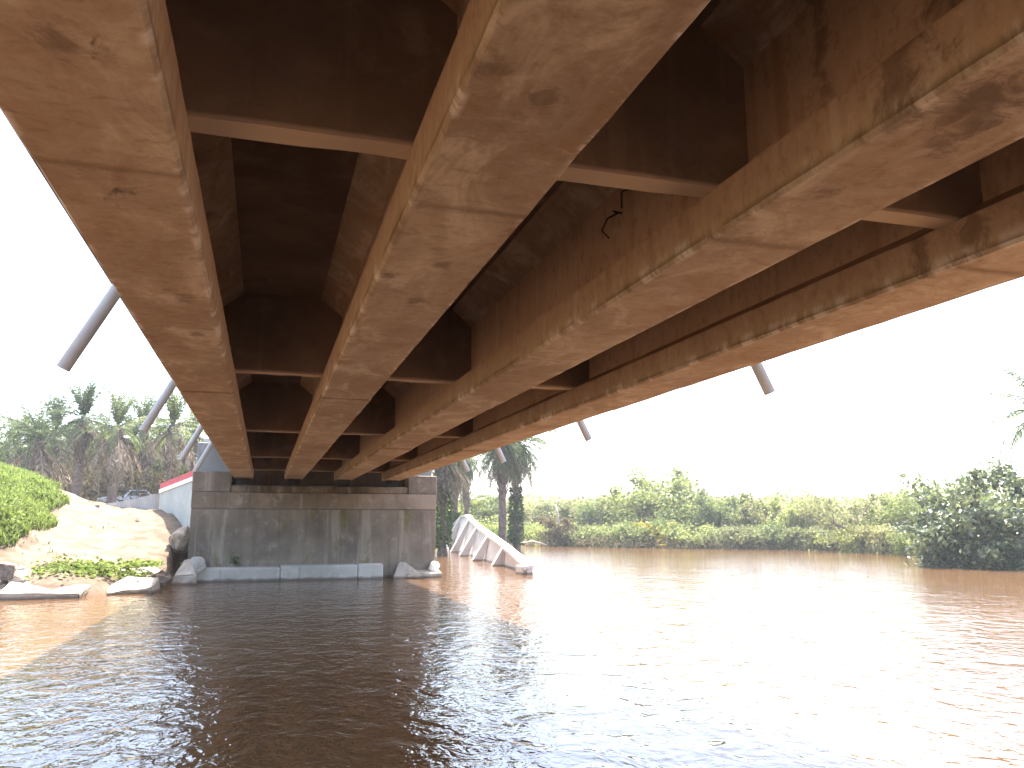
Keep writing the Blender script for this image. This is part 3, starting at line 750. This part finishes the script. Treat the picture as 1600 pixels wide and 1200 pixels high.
# dead snag and sticks
def snag(name, pts, r, label, m='pale_concrete'):
    mb = MB(); mb.tube(pts, np.linspace(r, r*.4, len(pts)), 6); return tag(mb.build(name, M['dead_wood'], smooth=True), label, 'dead wood')
M['rootwood'] = plain('root_wood', (.21, .155, .12), .9, .1, .3, 6, .02)
M['dead_wood'] = plain('dead_wood', (.42, .37, .31), .9, .1, .3, 6, .02)
a = atdepth(878, 830, 82); b = atdepth(868, 788, 82); c_ = atdepth(871, 803, 82)
snag('dead_snag', [a+(0,0,-1), c_, b], .16, 'thin pale dead trunk rising above the dry brown shrub')
a = atdepth(1418, 858, 60); b = atdepth(1432, 840, 60)
snag('fallen_branch', [a+(0,0,-.2), (a+b)/2+(0,0,.06), b], .08, 'pale leaning branch in the water left of the glossy dark bush')
a = atdepth(814, 848, 79); b = atdepth(806, 838, 79)
snag('fallen_branch', [a+(0,0,-.3), b], .1, 'short pale stub on the bank right of the fallen beam')
a = atdepth(812, 850, 78); b = atdepth(855, 850, 77)
snag('fallen_branch', [a, (a+b)/2+(0,0,.25), b+(0,0,-.1)], .12, 'long driftwood log lying on the mud below the tall palm pair')
# the big glossy bushes at the right
stand('gloss_a', 'mangrove_bush', 1502, 712, 36.3*1.28, 132, 'tall glossy dark bush standing in the water, the leftmost of the near right clump', 'bush', 'near bushes at the right', base=-2.1, rz=.6)
stand('gloss_b', 'mangrove_bush', 1500, 806, 46.0, 100, 'low glossy skirt bush overhanging the water in front of the tall glossy bush', 'bush', 'near bushes at the right', base=-2.1, rz=2.)
stand('gloss_b', 'mangrove_bush', 1578, 790, 45.5, 110, 'broad glossy bush at the right edge of the photo, at the waterline', 'bush', 'near bushes at the right', base=-2.1, rz=4.)
stand('broad_a', 'mangrove_bush', 1560, 752, 52, 130, 'paler green bush behind the glossy ones at the right edge', 'bush', 'near bushes at the right', base=-1.7)
stand('gloss_a', 'mangrove_bush', 1650, 740, 47, 120, 'glossy bush mostly cut off by the right edge of the photo', 'bush', 'near bushes at the right', base=-2.1, rz=3.)

# palms ---------------------------------------------------------------
def frond(mb, rng, az, el0, L, droop, nleaf, ll, wid, base):
    d = np.array([math.cos(az), math.sin(az), 0]); n = 9; pts = []; P = np.array(base, float); el = el0
    for k in range(n):
        pts.append(P.copy()); P = P + (d*math.cos(el) + np.array([0,0,math.sin(el)]))*L/(n-1); el -= droop/(n-1)*(0.6 + 1.0*k/n)
    pts = np.array(pts); mb.tube(pts, np.linspace(.05, .012, n), 3, cap=False)
    side = np.array([-d[1], d[0], 0])
    t = np.linspace(.16, 1, nleaf); idx = t*(n-1); i0 = np.minimum(idx.astype(int), n-2); fr = (idx-i0)[:, None]
    B = pts[i0]*(1-fr) + pts[i0+1]*fr; T = pts[i0+1]-pts[i0]; T /= np.linalg.norm(T, axis=1)[:, None]
    ln = ll*np.sin(np.pi*np.clip(t*.86+.1, 0, 1))**.6
    V = []
    for s in (-1, 1):
        dr = s*side*(.75+rng.uniform(-.1,.1,(nleaf,1))) + T*.55 + np.array([0,0,1])*rng.uniform(-.75,.15,(nleaf,1))
        dr /= np.linalg.norm(dr, axis=1)[:, None]; tip = B + dr*(ln*rng.uniform(.8,1.15,nleaf))[:, None] + np.array([0,0,-.1*ll])
        wv = T*wid*.5; mid = (B+tip)/2 + np.array([0,0,.04*ll])
        V.append(np.stack([B, mid-wv, tip, mid+wv], 1))
    V = np.concatenate(V).reshape(-1, 3); mb.add_np(V, np.arange(len(V)).reshape(-1, 4))
def make_crown(seed, nf, L, ll=.75, wid=.11, lo=-.35, hi=1.45, upright=0.):
    rng = np.random.default_rng(seed); mb = MB()
    for k in range(nf):
        t = (k+.5)/nf; el = hi + (lo-hi)*t**(.8+upright) + rng.normal()*.08
        if upright:
            top = k % 9 < 4
            el = hi - .33*rng.random() if top else lo - 1.0*rng.random()
            t = .02 if top else .7
        frond(mb, rng, k*2.39996 + rng.normal()*.15, el, L*rng.uniform(.85, 1.1)*(.85+.15*t), (.45+1.35*t)+rng.normal()*.12, 26, ll, wid, (0,0,0))
    return mb
def make_skirt(seed, nf, L, ll=.5):
    rng = np.random.default_rng(seed); mb = MB()
    for k in range(nf):
        frond(mb, rng, rng.uniform(0, 6.28), rng.uniform(-1.25, -.5), L*rng.uniform(.5, 1.1), .8, 16, ll, .12, (0,0,-rng.uniform(0,.5)))
    return mb
def make_trunk(h, r, seed):
    rng = np.random.default_rng(seed); mb = MB(); n = 16
    pts = [(rng.normal()*.03, rng.normal()*.03, -1. + (h+1.)*k/(n-1)) for k in range(n)]
    rad = [r*(1.25 if k < 2 else 1)*(1+.1*rng.normal()) * (1.15 if k > n-5 else 1) for k in range(n)]
    mb.tube(pts, rad, 9)
    for k in range(70):                                             # old leaf bases
        z = rng.uniform(h*.45, h); a = rng.uniform(0, 6.28)
        p = np.array([math.cos(a)*r, math.sin(a)*r, z]); q_ = p + np.array([math.cos(a)*.16, math.sin(a)*.16, .18])
        mb.tube([p-(0,0,.1), q_], [.06, .03], 4)
    return mb
CROWN = [make_crown(1, 30, 3.4, .42, .09, .6, 1.5, .25), make_crown(2, 28, 3.5, .5, .09, -.2, 1.5), make_crown(3, 30, 3.3, .42, .09, .6, 1.53, .3), make_crown(4, 36, 3.4, .65, .09, -1.0, 1.2)]
SKIRT = [make_skirt(5, 28, 3.4), make_skirt(6, 36, 4.0)]
TRUNK = [make_trunk(7, .30, 7), make_trunk(7, .27, 8)]
PC = {}
def getpart(key, mb, m, nm, parent, smooth=False):
    if key in PC: return share(nm, PC[key], parent)
    PC[key] = mb.build(nm, m, parent, smooth); return PC[key]
def palm(px, py, D, crown, skirt, trunk, label, group, cs=1., rz=0, base=None, ivy=0, dry=1., stretch=None):
    """py is the heart of the crown in the photo"""
    p = atdepth(px, py, D); x, y = p[0], p[1]; z0 = gz(x, y) if base is None else base
    h = p[2]-z0; e_ = tag(empty('palm_tree', (x, y, z0), rz), label, 'palm', group)
    t_ = getpart(('t', trunk), TRUNK[trunk], M['palm_bark'], 'trunk', e_, True); t_.scale = (1, 1, h/7)
    c = getpart(('c', crown), CROWN[crown], M['frond'], 'crown', e_); c.location = (0, 0, h); c.scale = (cs,)*3
    if skirt is not None:
        s_ = getpart(('s', skirt), SKIRT[skirt], M['dead'], 'dead_fronds', e_); s_.location = (0, 0, h-.15); s_.scale = (dry, dry, dry)
    if ivy:
        rng = np.random.default_rng(int(px)); n = 1500; zz = rng.uniform(.0, ivy, n); a = rng.uniform(0, 6.28, n); rr = .38 + .35*rng.random(n)*(1-.5*zz/ivy)
        v, f = leaf_quads(np.column_stack([np.cos(a)*rr, np.sin(a)*rr, zz]), .24, .6, rng=rng); m2 = MB(); m2.add_np(v, f); m2.build('climbing_vine', M['vine'], e_)
    return e_
GL = 'palms behind the track on the left bank'; GR = 'palms right of the abutment'
LP = [(-30,690,66,1,1,0,'leftmost palm, cut off by the left edge of the photo',1.,1.),
 (22,700,72,0,1,1,'grey-brown palm near the left edge with drooping fronds',1.,1.1),
 (62,688,64,1,1,0,'palm with many hanging dead fronds above the grassy mound',1.,1.1),
 (88,672,70,0,0,1,'palm just left of the tallest left-bank palm',1.05,1.),
 (131,655,62,2,0,0,'tallest palm of the left bank, with stiff upright fronds',1.0,.95),
 (160,690,74,1,1,1,'shaggy palm half hidden behind the tallest left-bank palm',1.05,1.1),
 (184,668,60,2,1,0,'sunlit yellow-green palm right of the tallest left-bank palm',.95,1.),
 (225,672,70,0,1,1,'palm behind the second slanting drain pipe',1.05,1.),
 (272,664,60,2,0,0,'green palm with spreading crown, beside the left bridge girder',.95,.9),
 (46,702,74,0,1,1,'dark palm behind the shaggy palm with many dead fronds',1.,1.15),
 (108,700,76,1,1,0,'low dark palm filling the gap left of the tallest left-bank palm',1.,1.2),
 (207,690,72,0,1,0,'palm between the yellow-green palm and the second drain pipe',.95,1.15),
 (250,692,76,1,1,1,'dark palm between the second drain pipe and the green spreading palm',1.,1.2),
 (-2,712,78,1,1,0,'low dark palm in the far left corner behind the mound',1.,1.2),
 (305,672,70,1,1,1,'palm mostly hidden behind the left bridge girder',1.,1.)]
for i, (px, py, D, c, s_, t_, lb, cs, dr) in enumerate(LP): palm(px, py, D, c, s_, t_, lb, GL, cs, i*1.3, dry=dr)
palm(694, 705, 56, 1, 1, 1, 'ivy-covered palm touching the right edge of the abutment', GR, .8, .4, base=-1.5, ivy=5.5)
palm(711, 716, 70, 3, 1, 0, 'short palm with a thick brown skirt, second from the abutment', GR, .75, 1.4, base=-1.2, ivy=2.2)
palm(730, 722, 76, 3, 0, 1, 'slim palm with bare trunk between the two pairs', GR, .72, 2.0, base=-1.2, dry=.6)
palm(785, 690, 64, 3, 1, 0, 'left palm of the tall pair, thick bare trunk to the ground', GR, 1.15, .2, base=-1.6)
palm(806, 688, 66, 3, 1, 1, 'right palm of the tall pair, lower trunk wrapped in climbers', GR, 1.2, 3.0, base=-1.6, ivy=4.6)
palm(1646, 648, 46, 1, None, 1, 'palm whose drooping frond tips reach in at the right edge', 'palms right of the abutment', 1.05, .9, base=-1.7)

# massed vegetation nobody could count
def mass(name, pts, size, m, label, asp=.5, cat='undergrowth', flat=0.):
    v, f = leaf_quads(pts, size, asp, flat=flat); mb = MB(); mb.add_np(v, f)
    return tag(mb.build(name, m), label, cat, kind='stuff')
rng = np.random.default_rng(99)
def ground_z(x, y): return height(x, y)
def band(n, px0, px1, D0, D1, top0, top1, seed):
    """leaf points filling a hedge-like belt; its upper outline wanders"""
    g = np.random.default_rng(seed); px = g.uniform(px0, px1, n); D = g.uniform(D0, D1, n)
    ang = np.array([ (lambda r: r/np.hypot(r[0], r[1]))(ray(a_, 820)) for a_ in px]); x = ang[:, 0]*D; y = ang[:, 1]*D
    tp = top0 + (top1-top0)*(.5+.5*wob(x, y, .35, 30)); z0 = np.maximum(ground_z(x, y), WATER)
    z = z0 + (np.maximum(tp, .3))*g.random(n)**.8
    return np.column_stack([x, y, z])
mass('undergrowth', band(17000, -60, 330, 72, 84, 3.4, 5.6, 1), .45, M['vine'], 'dark undergrowth filling the gaps between the left-bank palm trunks')
mass('dry_undergrowth', band(8000, -60, 330, 66, 74, 1.2, 4.4, 2), .4, M['brownleaf'], 'brown dry undergrowth at the feet of the left-bank palms', .3)
mass('distant_forest', band(26000, 640, 1760, 105, 150, 3.2, 5.6, 3), .9, M['olive'], 'distant hazy forest line behind the far-bank trees', cat='forest')
mass('distant_forest', band(9000, -160, 340, 95, 120, 3.5, 6, 4), .9, M['olive'], 'distant forest behind the left-bank palms', cat='forest')
mass('bank_scrub', band(9000, 690, 960, 79, 92, .8, 2.6, 5), .32, M['broad'], 'green scrub behind the reeds between the palms and the far-bank trees')
mass('bank_thicket', band(10000, 930, 1480, 76, 88, .6, 1.8, 6), .32, M['olive'], 'tangled olive thicket filling the far bank between its trees')
def roots(px0, px1, n, seed):
    """bare stems and prop roots standing along the far waterline"""
    g = np.random.default_rng(seed); mb = MB(); sh = np.array(SHORE_A[15:24], float); L = resample(np.column_stack([sh, np.zeros(len(sh))]), 400)
    for _ in range(n):
        q = L[g.integers(0, 399)]; a = q + np.array([g.normal()*.3, g.normal()*.5 - .3, WATER-.2])
        b = a + np.array([g.normal()*.5, g.uniform(-.2, .9), g.uniform(.5, 1.7)]); m_ = (a+b)/2 + g.normal(size=3)*.12
        mb.tube([a, m_, b], [g.uniform(.02, .05), .03, .015], 4)
    return mb
tag(roots(900, 1450, 420, 5).build('mangrove_roots', M['rootwood']), 'tangle of brown stems and prop roots along the far waterline', 'roots', kind='stuff')
mass('dead_undergrowth', band(5000, 900, 1480, 70, 84, .3, 1.3, 12), .3, M['brownleaf'], 'brown dead growth low along the far bank', .3)
def blades(x, y, z, h, wdt, rng, lean=.45):
    n = len(x); a = rng.uniform(0, 6.28, n); d = np.column_stack([np.cos(a), np.sin(a), np.zeros(n)]); hh = h*rng.uniform(.5, 1.25, n)
    B = np.column_stack([x, y, z-.03]); s = np.column_stack([-d[:, 1], d[:, 0], np.zeros(n)])*(wdt*rng.uniform(.6, 1.3, n))[:, None]
    m_ = B + d*(hh*lean*.35)[:, None] + np.array([0,0,1])*(hh*.62)[:, None]; t = B + d*(hh*lean*1.1)[:, None] + np.array([0,0,1])*(hh*.95)[:, None]
    V = np.stack([B-s*.6, B+s*.6, m_+s, t, m_-s], 1).reshape(-1, 3); k = np.arange(n)*5
    return V, np.concatenate([np.column_stack([k, k+1, k+2, k+4]), ]), np.column_stack([k+4, k+2, k+3])
def blade_obj(name, x, y, h, wdt, m, label, cat='grass', seed=1, lean=.45):
    g = np.random.default_rng(seed); V, q4, t3 = blades(x, y, height(x, y), h, wdt, g, lean)
    mb = MB(); mb.v.append(V); mb.f = list(map(tuple, q4.tolist())) + list(map(tuple, t3.tolist())); mb.m = [0]*len(mb.f); mb.n = len(V)
    return tag(mb.build(name, m), label, cat, kind='stuff')
n = 60000; gxr = rng.uniform(-17, -5.6, n); gyr = rng.uniform(27.0, 40, n)
edge = -6.95 - .05*(gyr-28)**1.35 + .5*wob(gxr, gyr, 1.6, 3)
ok = (gxr < edge) & (gyr > 27.4 + 2.2*np.maximum(gxr+8.4, 0) + .7*wob(gxr, gyr, 1.9, 9)); blade_obj('grass', gxr[ok], gyr[ok], .34, .022, M['grass'], 'bright green grass and weeds covering the mound on the left bank')
# broad weeds among the grass
n = 5200; wx = rng.uniform(-13, -6.4, n); wy = rng.uniform(27.4, 36, n); ok = (wy > 27.4 + 2.2*np.maximum(wx+8.4, 0)) & (wx < -7.0 - .05*np.maximum(wy-28, 0)**1.35 + .5*wob(wx, wy, 1.6, 3)); wx, wy = wx[ok], wy[ok]
pts = np.column_stack([wx, wy, height(wx, wy) + rng.uniform(.05, .42, len(wx))])
mass('broad_weeds', pts, .12, M['grass'], 'leafy weeds growing through the grass on the mound', .65, 'weeds', .5)
# reeds on the right shore behind the fallen beam
n = 22000; rx = rng.uniform(7.5, 34, n); ry = rng.uniform(38, 92, n); dd = sdist(rx, ry, SHORE_A); ok = (dd > .3) & (dd < 13) & (rx > 7.2)
blade_obj('reeds', rx[ok], ry[ok], 1.25, .06, M['grass'], 'yellow-green reeds on the shore around the palm trunks right of the abutment', 'reeds', 3, .35)
# trailing creeper on the kerb
cp = []
for px, py, yy, s_ in [(60,905,27.3,.30),(95,897,27.6,.35),(120,890,28,.4),(150,886,28.3,.45),(180,886,28.5,.45),(205,885,28.8,.4),(228,884,29,.3),(135,902,27.6,.3),(165,898,27.9,.3),(205,900,28.2,.25),(110,905,27.2,.25)]:
    q_ = aty(px, py, yy); g = rng.normal(size=(90, 3))*np.array([s_, .4, .09]); g[:, 2] = np.abs(g[:, 2])
    pp = q_ + g; pp[:, 2] = np.maximum(np.minimum(pp[:, 2], q_[2]+.22), height(pp[:, 0], pp[:, 1])+.03); cp.append(pp)
mass('creeper', np.concatenate(cp), .15, M['grass'], 'bright trailing creeper over the concrete kerb at the water edge', .75, 'creeper', .5)
q_ = aty(368, 876, 31.95); pp = q_ + rng.normal(size=(60, 3))*np.array([.1, .04, .12]); v, f = leaf_quads(pp, .12, .4); mb = MB(); mb.add_np(v, f)
tag(mb.build('weed', M['grass']), 'small green weed growing from the ledge at the abutment foot', 'weed')
# sparse tufts on the track
n = 1400; tx = rng.uniform(-9, -3.6, n); ty = rng.uniform(28.5, 46, n); ok = wob(tx, ty, 1.2, 15) > .55
blade_obj('grass_tufts', tx[ok], ty[ok], .14, .02, M['grass'], 'thin grass tufts scattered on the sandy track', 'grass', 8)

# ------------------------------------------------------------------ car behind the track
p = atdepth(197, 800, 69); cz = gz(p[0], p[1])
car = tag(empty('parked_car', (p[0], p[1], cz-.12), R(232)), 'pale blue-white car parked under the left-bank palms behind the track', 'car')
def extr(prof, hw, name, m, parent, taper=None):
    n = len(prof); V = []
    for s in (-1, 1):
        for (x, z) in prof:
            k = hw if taper is None else hw*taper(z); V.append((x, s*k, z))
    Fc = [tuple(range(n)), tuple(range(2*n-1, n-1, -1))] + [(k, n+k, n+(k+1) % n, (k+1) % n) for k in range(n)]
    mb = MB(); mb.add(V, Fc); return bevel(mb.build(name, m, parent), .05, 2)
tp = lambda z: 1 if z < .9 else 1-.22*(z-.9)/.6
body = extr([(-2.0,.35),(2.05,.35),(2.1,.6),(2.0,.82),(1.05,.95),(.35,1.42),(-1.2,1.48),(-1.85,1.0),(-2.08,.9)], .86, 'body', M['carpaint'], car, tp)
ws = MB(); ws.add([(1.03,-.76,.99),(1.03,.76,.99),(.42,.66,1.40),(.42,-.66,1.40)], [(0,1,2,3)]); g = ws.build('windscreen', M['glass'], car); g.location = (.03, 0, .025)
for s in (-1, 1):
    mb = MB(); mb.add([(.85,s*.865,.98),(-1.55,s*.865,1.0),(-1.1,s*.735,1.40),(.32,s*.735,1.36)], [(0,1,2,3)]); mb.build('side_window', M['glass'], car)
    for x in (-1.3, 1.3):
        mb = MB(); mb.tube([(x, s*.70, .33), (x, s*.89, .33)], [.33, .33], 18); wh = mb.build('wheel', M['tyre'], car, True)
    mb = MB(); mb.box(1.98, 2.09, s*.62-.16, s*.62+.16, .62, .76); mb.build('headlight', M['white'], car)

# ------------------------------------------------------------------ the bright river air
m, nt = mat('haze'); N = NT(nt); v = N.n('ShaderNodeVolumePrincipled')
v.inputs['Color'].default_value = (.92, .95, 1, 1); v.inputs['Density'].default_value = .00065; v.inputs['Anisotropy'].default_value = .2
N.out(v.outputs[0], 'Volume')
mb = MB(); mb.box(-950, 950, -950, 950, -7, 14); tag(mb.build('haze', m), kind='stuff')
